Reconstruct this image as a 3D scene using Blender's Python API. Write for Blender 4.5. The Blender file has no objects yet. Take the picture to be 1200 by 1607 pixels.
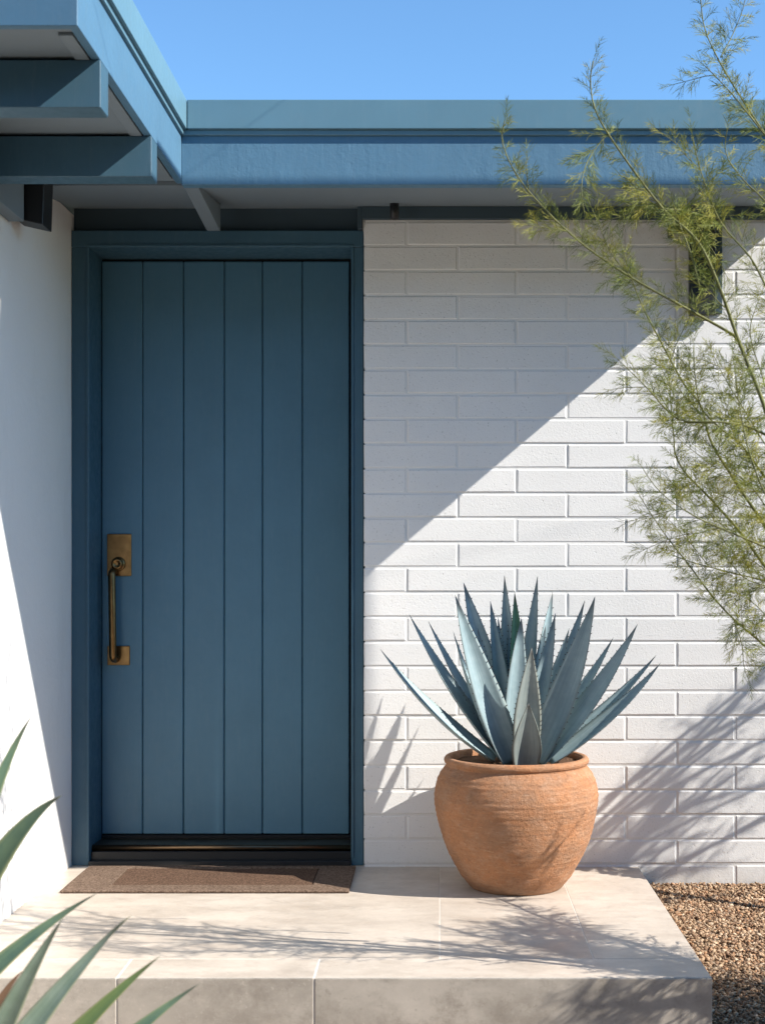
import bpy, bmesh, math, random
import numpy as np
from mathutils import Vector, Matrix, noise

D = bpy.data
SC = bpy.context.scene
COL = SC.collection
H = 1.0956                     # eye height above the porch
F = 2145.0                     # focal length in photo pixels (photo 1200 x 1607)
VPX, VPY = 690.0, 890.0        # vanishing point of the lines that run away from the viewer

# ------------------------------------------------------------------ camera, sky, sun, exposure
cam_d = D.cameras.new('camera')
cam = D.objects.new('camera', cam_d); COL.objects.link(cam)
cam.location = (0, -5, H)
cam.rotation_euler = (math.radians(90), 0, 0)
cam_d.sensor_fit = 'AUTO'; cam_d.sensor_width = 36
cam_d.lens = F / 1607 * 36
cam_d.shift_x = -(VPX - 600) / 1607
cam_d.shift_y = (VPY - 803.5) / 1607
cam_d.clip_start = 0.05; cam_d.clip_end = 2000
cam_d.dof.use_dof = True; cam_d.dof.focus_distance = 4.75; cam_d.dof.aperture_fstop = 4.5
SC.camera = cam

SUN = Vector((-1, 0.36, -0.80))              # the way the sunlight travels
wd = D.worlds.new('World'); SC.world = wd; wd.use_nodes = True
nt = wd.node_tree
sky = nt.nodes.new('ShaderNodeTexSky'); sky.sky_type = 'NISHITA'; sky.sun_disc = False
sky.sun_elevation = math.atan2(0.80, math.hypot(1, 0.36))
sky.sun_rotation = math.radians(90) + math.atan2(0.36, 1)
sky.altitude = 1500; sky.air_density = 1.0; sky.dust_density = 0.0; sky.ozone_density = 6.0
bg = nt.nodes['Background']; bg.inputs['Strength'].default_value = 0.15
tint = nt.nodes.new('ShaderNodeMix'); tint.data_type = 'RGBA'; tint.blend_type = 'MULTIPLY'; tint.inputs[0].default_value = 1
tint.inputs[7].default_value = (.95, 1.075, 1.0, 1)
nt.links.new(sky.outputs[0], tint.inputs[6]); nt.links.new(tint.outputs[2], bg.inputs['Color'])
sun_d = D.lights.new('sun', 'SUN'); sun_d.energy = 5.0; sun_d.angle = math.radians(0.32)
sun_d.color = (1.0, 0.95, 0.87)
sun = D.objects.new('sun', sun_d); COL.objects.link(sun)
sun.rotation_euler = SUN.to_track_quat('-Z', 'Y').to_euler(); sun.location = (4, -2, 6)
SC.view_settings.view_transform = 'Standard'; SC.view_settings.look = 'None'
SC.view_settings.exposure = 0.84; SC.view_settings.gamma = 1.0
SC.view_settings.use_curve_mapping = False
SC.cycles.max_bounces = 10; SC.cycles.diffuse_bounces = 6

# ------------------------------------------------------------------ helpers
rnd = random.Random(7)

def W(px, py, y):
    """photo pixel at the depth plane y -> world point"""
    d = 5 + y
    return Vector(((px - VPX) * d / F, y, H - (py - VPY) * d / F))

WPOS = {}
def tag(o, label=None, cat=None, group=None, kind=None):
    if label: o['label'] = label
    if cat: o['category'] = cat
    if group: o['group'] = group
    if kind: o['kind'] = kind
    return o

def put(o, parent, at=(0, 0, 0)):
    at = Vector(at)
    COL.objects.link(o)
    if parent is not None:
        o.parent = parent
        o.location = at - WPOS[parent.name]
    else:
        o.location = at
    WPOS[o.name] = at
    return o

def thing(name, loc, label, cat, group=None, kind=None):
    o = D.objects.new(name, None); o.empty_display_size = 0.1
    put(o, None, loc)
    return tag(o, label, cat, group, kind)

class MB:
    def __init__(self): self.v = []; self.f = []; self.m = []; self.s = []
    def add(self, vs, fs, mi=0, smooth=False):
        b = len(self.v); self.v += [tuple(p) for p in vs]
        for f in fs:
            self.f.append(tuple(i + b for i in f)); self.m.append(mi); self.s.append(smooth)
        return self
    def box(self, x0, x1, y0, y1, z0, z1, bev=0.0, seg=1, mi=0):
        bm = bmesh.new(); bmesh.ops.create_cube(bm, size=1)
        for v in bm.verts:
            v.co = Vector((x0 + (v.co.x + .5) * (x1 - x0), y0 + (v.co.y + .5) * (y1 - y0), z0 + (v.co.z + .5) * (z1 - z0)))
        if bev: bmesh.ops.bevel(bm, geom=list(bm.edges), offset=bev, segments=seg, affect='EDGES', profile=.5)
        bm.verts.index_update()
        self.add([v.co.copy() for v in bm.verts], [[v.index for v in f.verts] for f in bm.faces], mi); bm.free(); return self
    def prism(self, pts, axis, a, b, mi=0, bev=0.0):
        """2-d outline (counter-clockwise or not) extruded along an axis"""
        def P(p, t):
            return {'x': (t, p[0], p[1]), 'y': (p[0], t, p[1]), 'z': (p[0], p[1], t)}[axis]
        n = len(pts)
        vs = [P(p, a) for p in pts] + [P(p, b) for p in pts]
        fs = [list(range(n))[::-1], list(range(n, 2 * n))] + [(i, (i + 1) % n, n + (i + 1) % n, n + i) for i in range(n)]
        bm = bmesh.new(); bv = [bm.verts.new(v) for v in vs]
        for f in fs: bm.faces.new([bv[i] for i in f])
        bmesh.ops.recalc_face_normals(bm, faces=bm.faces)
        if bev: bmesh.ops.bevel(bm, geom=list(bm.edges), offset=bev, segments=1, affect='EDGES')
        bm.verts.index_update()
        self.add([v.co.copy() for v in bm.verts], [[v.index for v in f.verts] for f in bm.faces], mi); bm.free(); return self
    def tube(self, path, radii, n=8, mi=0, cap=True):
        path = [Vector(p) for p in path]; rings = []; k = len(path)
        if not hasattr(radii, '__len__'): radii = [radii] * k
        up = Vector((0.13, 1, 0.21)).normalized()
        vs = []; fs = []
        for i, p in enumerate(path):
            t = (path[min(i + 1, k - 1)] - path[max(i - 1, 0)]).normalized()
            a = t.cross(up)
            if a.length < 1e-4: a = t.cross(Vector((1, 0, 0)))
            a.normalize(); b = t.cross(a)
            for j in range(n):
                q = 2 * math.pi * j / n
                vs.append(p + (a * math.cos(q) + b * math.sin(q)) * radii[i])
        for i in range(k - 1):
            for j in range(n):
                fs.append((i * n + j, i * n + (j + 1) % n, (i + 1) * n + (j + 1) % n, (i + 1) * n + j))
        if cap: fs += [tuple(range(n))[::-1], tuple((k - 1) * n + j for j in range(n))]
        return self.add(vs, fs, mi, True)
    def lathe(self, prof, c, n=64, mi=0, smooth=True, axis='z', wob=0.0):
        vs = []; fs = []; k = len(prof)
        for i, (r, h) in enumerate(prof):
            for j in range(n):
                q = 2 * math.pi * j / n
                rr = r
                if wob: rr = r * (1 + wob * noise.noise(Vector((math.cos(q) * 1.3, math.sin(q) * 1.3, h * 9))))
                if axis == 'z': vs.append((c[0] + rr * math.cos(q), c[1] + rr * math.sin(q), c[2] + h))
                else: vs.append((c[0] + rr * math.cos(q), c[1] - h, c[2] + rr * math.sin(q)))
        for i in range(k - 1):
            for j in range(n):
                fs.append((i * n + j, i * n + (j + 1) % n, (i + 1) * n + (j + 1) % n, (i + 1) * n + j))
        fs.append(tuple(range(n))[::-1]); fs.append(tuple((k - 1) * n + j for j in range(n)))
        return self.add(vs, fs, mi, smooth)
    def mesh(self, name, mats):
        me = D.meshes.new(name); me.from_pydata(self.v, [], self.f)
        for m in (mats if isinstance(mats, (list, tuple)) else [mats]): me.materials.append(m)
        me.polygons.foreach_set('material_index', self.m); me.polygons.foreach_set('use_smooth', self.s)
        me.update()
        bm = bmesh.new(); bm.from_mesh(me); bmesh.ops.recalc_face_normals(bm, faces=bm.faces); bm.to_mesh(me); bm.free()
        return me
    def build(self, name, mats, parent=None, at=(0, 0, 0)):
        return put(D.objects.new(name, self.mesh(name, mats)), parent, at)

# ------------------------------------------------------------------ materials
class NT:
    def __init__(self, name, rough=.6, spec=.4):
        self.m = D.materials.new(name); self.m.use_nodes = True
        self.t = self.m.node_tree; self.n = self.t.nodes
        self.b = self.n['Principled BSDF']
        self.b.inputs['Roughness'].default_value = rough
        self.b.inputs['Specular IOR Level'].default_value = spec
        self.geo = self.n.new('ShaderNodeNewGeometry').outputs['Position']
    def L(self, a, b): self.t.links.new(a, b); return self
    def vec(self, scale=(1, 1, 1), src=None):
        m = self.n.new('ShaderNodeMapping'); m.inputs['Scale'].default_value = scale
        self.L(src or self.geo, m.inputs['Vector']); return m.outputs[0]
    def noise(self, scale, detail=4, rough=.55, vec=None, dist=0.0):
        x = self.n.new('ShaderNodeTexNoise'); x.inputs['Scale'].default_value = scale
        x.inputs['Detail'].default_value = detail; x.inputs['Roughness'].default_value = rough
        x.inputs['Distortion'].default_value = dist
        self.L(vec or self.geo, x.inputs['Vector']); return x.outputs['Fac']
    def ramp(self, fac, stops):
        r = self.n.new('ShaderNodeValToRGB'); e = r.color_ramp.elements
        while len(e) < len(stops): e.new(.5)
        for q, (p, c) in zip(e, stops):
            q.position = p; q.color = (c, c, c, 1) if not hasattr(c, '__len__') else (*c, 1)
        self.L(fac, r.inputs['Fac']); return r.outputs['Color']
    def mix(self, fac, a, b, mode='MIX'):
        x = self.n.new('ShaderNodeMix'); x.data_type = 'RGBA'; x.blend_type = mode
        for s, v in ((0, fac), (6, a), (7, b)):
            if hasattr(v, 'is_output'): self.L(v, x.inputs[s])
            elif s == 0: x.inputs[0].default_value = v
            else: x.inputs[s].default_value = (*v, 1)
        return x.outputs[2]
    def math(self, op, a, b=0.0):
        x = self.n.new('ShaderNodeMath'); x.operation = op
        for i, v in enumerate((a, b)):
            if hasattr(v, 'is_output'): self.L(v, x.inputs[i])
            else: x.inputs[i].default_value = v
        return x.outputs[0]
    def col(self, c):
        if hasattr(c, 'is_output'): self.L(c, self.b.inputs['Base Color'])
        else: self.b.inputs['Base Color'].default_value = (*c, 1)
        return self
    def rough(self, f): self.L(f, self.b.inputs['Roughness']); return self
    def bump(self, h, strength=.3, dist=.002):
        b = self.n.new('ShaderNodeBump'); b.inputs['Strength'].default_value = strength; b.inputs['Distance'].default_value = dist
        self.L(h, b.inputs['Height'])
        if self.b.inputs['Normal'].is_linked:
            self.L(self.b.inputs['Normal'].links[0].from_socket, b.inputs['Normal'])
        self.L(b.outputs[0], self.b.inputs['Normal']); return self
    def rand(self): return self.n.new('ShaderNodeObjectInfo').outputs['Random']
    def attr(self, name):
        a = self.n.new('ShaderNodeAttribute'); a.attribute_name = name; return a.outputs['Color']

BLUE = (0.090, 0.218, 0.315)
def mul(c, k): return tuple(x * k for x in c)

# white painted block
x = NT('white_paint_block', .78, .25)
n1 = x.noise(3.0, 5, .6); n2 = x.noise(110, 4, .65); n3 = x.noise(230, 3, .6)
c = x.mix(x.ramp(n1, [(.3, 0), (.75, 1)]), (.80, .785, .765), (.74, .73, .715))
pit = x.ramp(x.noise(150, 2, .5), [(.26, 0), (.36, 1)])
c = x.mix(x.math('SUBTRACT', 1.0, pit), c, (.55, .54, .52))
sep = x.n.new('ShaderNodeSeparateXYZ'); x.L(x.geo, sep.inputs[0])
low = x.ramp(x.math('ADD', x.math('MULTIPLY', sep.outputs[2], 8.0), x.math('MULTIPLY', x.noise(14, 4, .7), 1.6)), [(.30, 1), (.95, 0)])
c = x.mix(x.math('MULTIPLY', low, .38), c, (.42, .36, .29))
c = x.mix(x.math('MULTIPLY', x.rand(), .10), c, (.66, .655, .65))
x.col(c); x.bump(pit, .5, .0016); x.bump(n2, .30, .003); x.bump(n3, .30, .0016)
M_BRICK = x.m
x = NT('white_paint_joint', .8, .2); x.col((.74, .73, .71)); x.bump(x.noise(120, 4, .6), .4, .002); M_JOINT = x.m
# stucco
x = NT('white_stucco', .85, .2)
c = x.mix(x.noise(2.2, 4), (.78, .765, .75), (.74, .725, .705))
c = x.mix(x.math('MULTIPLY', x.ramp(x.noise(4, 7, .75, x.vec((1, 1, .35))), [(.52, 0), (.72, 1)]), .25), c, (.55, .525, .49))
sep = x.n.new('ShaderNodeSeparateXYZ'); x.L(x.geo, sep.inputs[0])
c = x.mix(x.math('MULTIPLY', x.ramp(x.math('ADD', x.math('MULTIPLY', sep.outputs[2], 7.0), x.math('MULTIPLY', x.noise(12, 6, .75), 1.5)), [(.35, 1), (1.0, 0)]), .45), c, (.40, .34, .27))
x.bump(x.noise(11, 4, .6, x.vec((1, 1, .6))), .22, .008)
x.col(c)
x.bump(x.noise(45, 5, .6), .30, .004); x.bump(x.noise(260, 3, .6), .25, .001); M_STUCCO = x.m
# blue timber paints
def blue_paint(name, base, rough, bumps, dirt=.25):
    x = NT(name, rough, .45)
    c = x.mix(x.ramp(x.noise(5, 5, .6), [(.3, 0), (.8, 1)]), base, mul(base, .86))
    if dirt:
        st = x.ramp(x.noise(6, 6, .7, x.vec((7, 7, .6))), [(.55, 0), (.8, 1)])
        c = x.mix(x.math('MULTIPLY', st, dirt), c, tuple(v * .8 + .05 for v in base))
    c = x.mix(x.math('MULTIPLY', x.ramp(x.noise(70, 4, .75, x.vec((1, 1, .12))), [(.52, 0), (.75, 1)]), .16), c, tuple(v * .75 + .10 for v in base))
    c = x.mix(x.math('MULTIPLY', x.rand(), .12), c, mul(base, .8))
    x.col(c)
    for sc, vs, st, dd in bumps:
        h = x.noise(sc, 4, .6, x.vec(vs))
        if st > .25: h = x.math('MULTIPLY', x.math('SUBTRACT', h, .5), x.ramp(x.noise(3.0, 3, .6, x.vec((1, 1, 1.2))), [(.35, .15), (.65, 1)]))
        x.bump(h, st, dd)
    x.rough(x.ramp(x.noise(40, 4), [(.3, rough - .08), (.7, rough + .1)]))
    return x.m
M_FASCIA = blue_paint('blue_rough_board', (.088, .200, .300), .62, [(42, (1, 1, .16), .5, .003), (26, (1, 1, 1), .4, .003), (90, (1, 1, 1), .45, .0025), (14, (1, 1, .5), .3, .006)], .3)
M_BEAM = blue_paint('blue_smooth_timber', mul(BLUE, .50), .55, [(120, (.1, 1, 1), .2, .001)], .15)  # house blue darkened: part of the beams' shade is in the paint
M_BOARD = blue_paint('blue_smooth_board', (.082, .185, .285), .55, [(120, (1, .1, 1), .2, .001)], .2)
M_FRAME = blue_paint('blue_door_frame', mul(BLUE, .54), .5, [(150, (1, 1, .1), .15, .0008)], .1)  # shade of the recessed frame put into a darker blue
M_DOOR = blue_paint('blue_door_board', mul(BLUE, .86), .48, [(170, (1, 1, .03), .24, .0012), (30, (1, 1, .08), .12, .0015)], .2)  # door blue lowered too, to deepen the shade it stands in
M_CAP = blue_paint('blue_metal_cap', (.125, .245, .315), .42, [(6, (1, 1, 1), .05, .002)], .12)
x = NT('grey_soffit_paint', .7, .3); x.col(x.mix(x.noise(3), (.19, .23, .26), (.165, .205, .235))); x.bump(x.noise(60, 4), .15, .0015); M_SOFFIT = x.m
x = NT('slate_trim_paint', .6, .3); x.col(x.mix(x.noise(4), (.055, .085, .105), (.045, .07, .09))); x.bump(x.noise(90, 3), .1, .001); M_SLATE = x.m
x = NT('black_metal', .45, .5); x.col((.012, .013, .015)); x.bump(x.noise(300, 2), .08, .0005); M_BLACK = x.m
x = NT('dark_rubber', .6, .3); x.col((.008, .009, .011)); M_RUBBER = x.m
x = NT('aged_brass', .36, .5); x.b.inputs['Metallic'].default_value = 1
x.col(x.mix(x.ramp(x.noise(35, 5, .6), [(.3, 0), (.7, 1)]), (.30, .185, .08), (.20, .118, .05)))
x.rough(x.ramp(x.noise(60, 5, .6), [(.3, .28), (.7, .46)])); M_BRASS = x.m
x = NT('bronze_sill', .35, .5); x.b.inputs['Metallic'].default_value = 1; x.col(x.mix(x.noise(30, 4), (.20, .13, .075), (.12, .085, .055))); M_BRONZE = x.m
x = NT('roofing_grey', .9, .2); x.col((.42, .42, .41)); M_ROOF = x.m
# travertine
def stone(name, a, b, d, bs, dist=.7):
    x = NT(name, .42, .4)
    off = x.n.new('ShaderNodeVectorMath'); off.operation = 'ADD'
    cb = x.n.new('ShaderNodeCombineXYZ'); r = x.rand()
    x.L(x.math('MULTIPLY', r, 9.0), cb.inputs[0]); x.L(x.math('MULTIPLY', r, 5.0), cb.inputs[1])
    x.L(x.geo, off.inputs[0]); x.L(cb.outputs[0], off.inputs[1]); v = off.outputs[0]
    c = x.mix(x.ramp(x.noise(2.6, 6, .6, x.vec((1, 2.6, 2.2), v), dist), [(.3, 0), (.7, 1)]), a, b)
    c = x.mix(x.math('MULTIPLY', x.ramp(x.noise(11, 8, .75, x.vec((1, 1.6, 1), v), dist), [(.5, 0), (.72, 1)]), bs), c, d)
    c = x.mix(x.math('MULTIPLY', x.ramp(x.noise(3.4, 7, .72, x.vec((1, 1.5, 1.5), v)), [(.46, 0), (.64, 1)]), .45), c, mul(d, .92))
    c = x.mix(x.math('MULTIPLY', x.ramp(x.noise(28, 6, .8, v), [(.52, 0), (.66, 1)]), .22), c, tuple(min(.8, t * 1.2) for t in a))
    sp = x.ramp(x.noise(95, 3, .7, v), [(.62, 0), (.72, 1)])
    c = x.mix(x.math('MULTIPLY', sp, .35), c, tuple(min(.8, t * 1.35) for t in a))
    c = x.mix(x.math('MULTIPLY', x.ramp(x.noise(60, 4, .75, v), [(.60, 0), (.70, 1)]), .35), c, mul(d, .7))
    x.col(c); x.bump(x.noise(70, 5, .6, v), .12, .0012)
    x.rough(x.ramp(x.noise(12, 5, .6, v), [(.3, .30), (.7, .52)]))
    return x.m
M_TILE = stone('travertine_top', (.60, .525, .445), (.475, .405, .335), (.39, .325, .265), .7)
M_RISER = stone('travertine_riser', (.52, .465, .40), (.38, .34, .29), (.27, .235, .195), .85, 0)
x = NT('pale_grout', .8, .2); x.col((.66, .62, .56)); M_GROUT = x.m
# gravel
x = NT('gravel_ground', .95, .15)
x.col(x.mix(x.ramp(x.noise(90, 5, .7), [(.35, 0), (.7, 1)]), (.13, .095, .065), (.30, .23, .165)))
x.bump(x.noise(70, 5, .7), .8, .01); M_GROUND = x.m
x = NT('gravel_stone', .85, .25); a = x.attr('tint'); x.col(x.mix(x.math('MULTIPLY', x.noise(160, 3), .5), a, x.mix(1.0, a, (.6, .56, .5), 'MULTIPLY'))); x.bump(x.noise(400, 3), .3, .0006); M_STONE = x.m
# terracotta
x = NT('terracotta', .85, .2)
vz = x.vec((2.2, 2.2, 17)); wh = x.noise(5, 6, .7, vz); big = x.noise(9, 7, .7, None, .6); fine = x.noise(85, 5, .75)
c = x.mix(x.ramp(big, [(.38, 0), (.60, 1)]), (.46, .21, .10), (.36, .19, .108))
c = x.mix(x.math('MULTIPLY', x.ramp(wh, [(.42, 0), (.70, 1)]), .4), c, (.52, .28, .15))
c = x.mix(x.math('MULTIPLY', x.ramp(x.noise(15, 7, .75, x.vec((1, 1, 2.2)), .8), [(.52, 0), (.70, 1)]), .55), c, (.24, .14, .09))
c = x.mix(x.math('MULTIPLY', x.ramp(x.noise(120, 4, .75), [(.54, 0), (.68, 1)]), .55), c, (.18, .095, .055))
c = x.mix(x.math('MULTIPLY', x.ramp(x.noise(30, 6, .75, x.vec((1, 1, 4))), [(.56, 0), (.74, 1)]), .5), c, (.68, .47, .32))
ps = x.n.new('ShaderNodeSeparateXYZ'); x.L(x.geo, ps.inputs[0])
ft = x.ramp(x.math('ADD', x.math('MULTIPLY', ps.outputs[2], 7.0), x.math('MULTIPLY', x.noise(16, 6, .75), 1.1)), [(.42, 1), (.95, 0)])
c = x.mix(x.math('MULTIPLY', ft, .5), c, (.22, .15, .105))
tp = x.ramp(x.math('ADD', x.math('MULTIPLY', ps.outputs[2], 3.2), x.math('MULTIPLY', x.noise(9, 6, .75, x.vec((1, 1, 2.5))), 1.2)), [(1.0 * .78, 0), (.98, 1)])
c = x.mix(x.math('MULTIPLY', x.ramp(x.noise(13, 7, .78, x.vec((1, 1, 1.6))), [(.48, 0), (.70, 1)]), .32), c, (.60, .42, .30))
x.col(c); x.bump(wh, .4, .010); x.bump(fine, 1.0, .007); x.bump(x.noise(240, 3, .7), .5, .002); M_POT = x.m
x = NT('potting_soil', .95, .1); x.col(x.mix(x.noise(90, 4), (.06, .035, .022), (.16, .09, .055))); x.bump(x.noise(80, 4), 1, .01); M_SOIL = x.m
# agave
def leafmat(name, a, b, edge, rough=.5, sub=.0):
    x = NT(name, rough, .35)
    at = x.n.new('ShaderNodeAttribute'); at.attribute_name = 'along'
    sp = x.n.new('ShaderNodeSeparateColor'); x.L(at.outputs['Color'], sp.inputs[0])
    c = x.mix(x.ramp(x.noise(26, 5, .6), [(.3, 0), (.7, 1)]), a, b)
    c = x.mix(x.math('MULTIPLY', x.ramp(x.noise(9, 5, .6), [(.45, 0), (.75, 1)]), .35), c, tuple(min(1, v * 1.28) for v in a))
    c = x.mix(x.math('MULTIPLY', x.ramp(sp.outputs[1], [(.66, 0), (1, 1)]), .75), c, edge)          # leaf margin
    c = x.mix(x.math('MULTIPLY', x.ramp(sp.outputs[0], [(.86, 0), (.97, 1)]), .8), c, (.07, .045, .035))  # dry tip
    cb = x.n.new('ShaderNodeCombineXYZ'); x.L(x.math('MULTIPLY', sp.outputs[1], 9.0), cb.inputs[0]); x.L(x.math('MULTIPLY', sp.outputs[0], 1.6), cb.inputs[1]); x.L(x.math('MULTIPLY', x.rand(), 30.0), cb.inputs[2])
    st = x.noise(1.0, 5, .65, cb.outputs[0])
    c = x.mix(x.math('MULTIPLY', x.ramp(x.noise(55, 4, .8), [(.60, 0), (.70, 1)]), .35), c, tuple(v * .55 + .05 for v in b))
    c = x.mix(x.math('MULTIPLY', x.ramp(st, [(.42, 0), (.66, 1)]), .42), c, mul(b, .68))
    c = x.mix(x.math('MULTIPLY', x.rand(), .28), c, mul(b, .72))
    x.col(c); x.bump(x.noise(120, 4, .6), .10, .001)
    if sub:
        tr = x.n.new('ShaderNodeBsdfTranslucent'); x.L(c, tr.inputs[0]); ms = x.n.new('ShaderNodeMixShader'); ms.inputs[0].default_value = sub
        o = x.n['Material Output']; x.L(x.b.outputs[0], ms.inputs[1]); x.L(tr.outputs[0], ms.inputs[2]); x.L(ms.outputs[0], o.inputs[0])
    return x.m
M_AGAVE = leafmat('agave_blue', (.335, .425, .445), (.24, .335, .36), (.28, .33, .31))
M_AGAVE_O = leafmat('agave_olive', (.31, .35, .335), (.23, .275, .27), (.36, .36, .29))
M_AGAVE_G = leafmat('agave_green', (.13, .26, .15), (.09, .20, .12), (.20, .28, .16))
M_YUCCA = leafmat('foreground_green', (.165, .24, .145), (.105, .175, .125), (.48, .47, .22), .45, .15)
M_YUCCA_P = leafmat('foreground_pale', (.34, .42, .34), (.25, .34, .25), (.50, .48, .30), .45, .15)
M_YUCCA_L = leafmat('foreground_lime', (.20, .27, .10), (.14, .21, .085), (.50, .46, .20), .45, .15)
x = NT('dry_leaf', .8, .2); x.col((.13, .075, .045)); M_DRY = x.m
x = NT('agave_spine', .5, .4); x.col((.05, .03, .025)); M_SPINE = x.m
# tree
x = NT('green_bark', .65, .3)
x.col(x.mix(x.ramp(x.noise(25, 5, .6), [(.3, 0), (.7, 1)]), (.20, .20, .06), (.12, .125, .05))); x.bump(x.noise(120, 4), .3, .001); M_BARK = x.m
x = NT('feather_foliage', .6, .25)
at = x.attr('tint'); x.col(at)
tr = x.n.new('ShaderNodeBsdfTranslucent'); x.L(at, tr.inputs[0]); ms = x.n.new('ShaderNodeMixShader'); ms.inputs[0].default_value = .35
x.L(x.b.outputs[0], ms.inputs[1]); x.L(tr.outputs[0], ms.inputs[2]); x.L(ms.outputs[0], x.n['Material Output'].inputs[0]); M_NEEDLE = x.m
# mat
def coir(name, a, b):
    x = NT(name, .95, .1); c = x.mix(x.ramp(x.noise(150, 3, .8), [(.38, 0), (.64, 1)]), a, b)
    c = x.mix(x.math('MULTIPLY', x.noise(14, 5, .7), .5), c, mul(a, .6)); x.col(c)
    x.bump(x.noise(150, 4, .8), 1, .009); return x.m
M_COIR = coir('coir_border', (.12, .078, .055), (.38, .27, .20)); M_COIR2 = coir('coir_centre', (.085, .05, .034), (.28, .175, .12))
x = NT('caster_cloth', .8, .2); x.col((.55, .52, .46)); M_CASTER = x.m

# ------------------------------------------------------------------ setting: ground, porch
gb = MB()
ys = [-60, -12, -4, -1.5, -.75, .6, 60]; zs = [-1.36, -1.36, -1.36, -1.285, -1.20, -1.13, -1.13]; xs = [-60, -8, 0, 8, 60]
gb.add([(X, Y, H + Z) for Y, Z in zip(ys, zs) for X in xs], [(r * 5 + q, r * 5 + q + 1, r * 5 + q + 6, r * 5 + q + 5) for r in range(6) for q in range(4)])
ground = gb.build('ground', M_GROUND); tag(ground, 'brown gravel ground around the porch', None, None, 'structure')

porch = thing('porch', (0, -.7, 0), 'low travertine tiled porch step under the blue door', None, None, 'structure')
XR, YF, YN = .725, -1.357, -1.179
MB().box(-2.2, XR - .004, YF + .0022, .30, -.32, -.0008).build('slab', M_GROUT, porch)
g = .0004
for (a, b) in ((-2.2, -.0), (.0, .43), (.43, XR)):
    MB().box(a + g, b - g, YN + .0025, .02 if a < -.1 else -.004, -.03, 0, .0015).build('tile', M_TILE, porch)
for (a, b) in ((-2.2, -1.385), (-1.385, -.86), (-.86, -.335), (-.335, XR)):
    MB().box(a + .0025, b - .0025 * (b < XR), YF + .0075, YN, -.03, 0, .0012).build('nosing_tile', M_TILE, porch)
    MB().box(a + .0025, b - .0025 * (b < XR), YF, YF + .0070, -.40, -.0008, .0015).build('riser_tile', M_RISER, porch)
MB().box(XR - .03, XR - .0005, YF + .033, -.004, -.40, -.033, .002).build('riser_tile', M_RISER, porch)

# loose gravel, thick near the porch
def gravel(n, x0, x1, y0, y1, smin, smax, seed):
    R = np.random.RandomState(seed)
    bm = bmesh.new(); bmesh.ops.create_icosphere(bm, subdivisions=1, radius=1)
    base = np.array([v.co[:] for v in bm.verts]); fac = np.array([[v.index for v in f.verts] for f in bm.faces]); bm.free()
    nv = len(base)
    X = R.uniform(x0, x1, n); Y = R.uniform(y0, y1, n)
    s = smin + (smax - smin) * R.rand(n) ** 2.2
    zg = H + np.interp(Y, ys, zs)
    sh = base[None] * (1 + .28 * R.randn(n, nv, 1).clip(-1.5, 1.5)) * (s[:, None] * np.stack([R.uniform(.8, 1.5, n), R.uniform(.7, 1.2, n), R.uniform(.45, .85, n)], 1))[:, None]
    an = R.uniform(0, 6.28, n); ca, sa = np.cos(an)[:, None], np.sin(an)[:, None]
    tx = R.uniform(-.6, .6, n)[:, None]
    px = sh[..., 0] * ca - sh[..., 1] * sa; py = sh[..., 0] * sa + sh[..., 1] * ca; pz = sh[..., 2] + tx * sh[..., 0]
    V = np.stack([px + X[:, None], py + Y[:, None], pz + (zg + s * .35 + R.rand(n) * .006)[:, None]], 2).reshape(-1, 3)
    Fc = (fac[None] + (np.arange(n) * nv)[:, None, None]).reshape(-1, 3)
    pal = np.array([[.36, .26, .17], [.27, .18, .115], [.19, .12, .078], [.47, .355, .245], [.30, .235, .175], [.40, .24, .14], [.54, .45, .34]])
    ct = pal[R.choice(len(pal), n, p=[.25, .2, .14, .15, .1, .1, .06])] * R.uniform(.8, 1.2, (n, 1)) * np.array([[1.04, .97, .92]])
    me = D.meshes.new('gravel'); me.vertices.add(len(V)); me.vertices.foreach_set('co', V.ravel())
    me.loops.add(Fc.size); me.loops.foreach_set('vertex_index', Fc.ravel())
    me.polygons.add(len(Fc)); me.polygons.foreach_set('loop_start', np.arange(0, Fc.size, 3)); me.update(calc_edges=True)
    ca_ = me.color_attributes.new('tint', 'FLOAT_COLOR', 'POINT')
    ca_.data.foreach_set('color', np.concatenate([np.repeat(ct, nv, 0), np.ones((n * nv, 1))], 1).ravel())
    me.materials.append(M_STONE)
    return me
o = put(D.objects.new('gravel', gravel(64000, .72, 1.75, -2.0, -.005, .0022, .0076, 3)), None)
tag(o, 'loose tan and brown gravel beside the porch', None, None, 'stuff')
o = put(D.objects.new('gravel', gravel(14000, -2.0, 3.2, -3.4, -1.36, .005, .015, 4)), None)
tag(o, 'loose gravel in front of the porch step', None, None, 'stuff')

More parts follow.
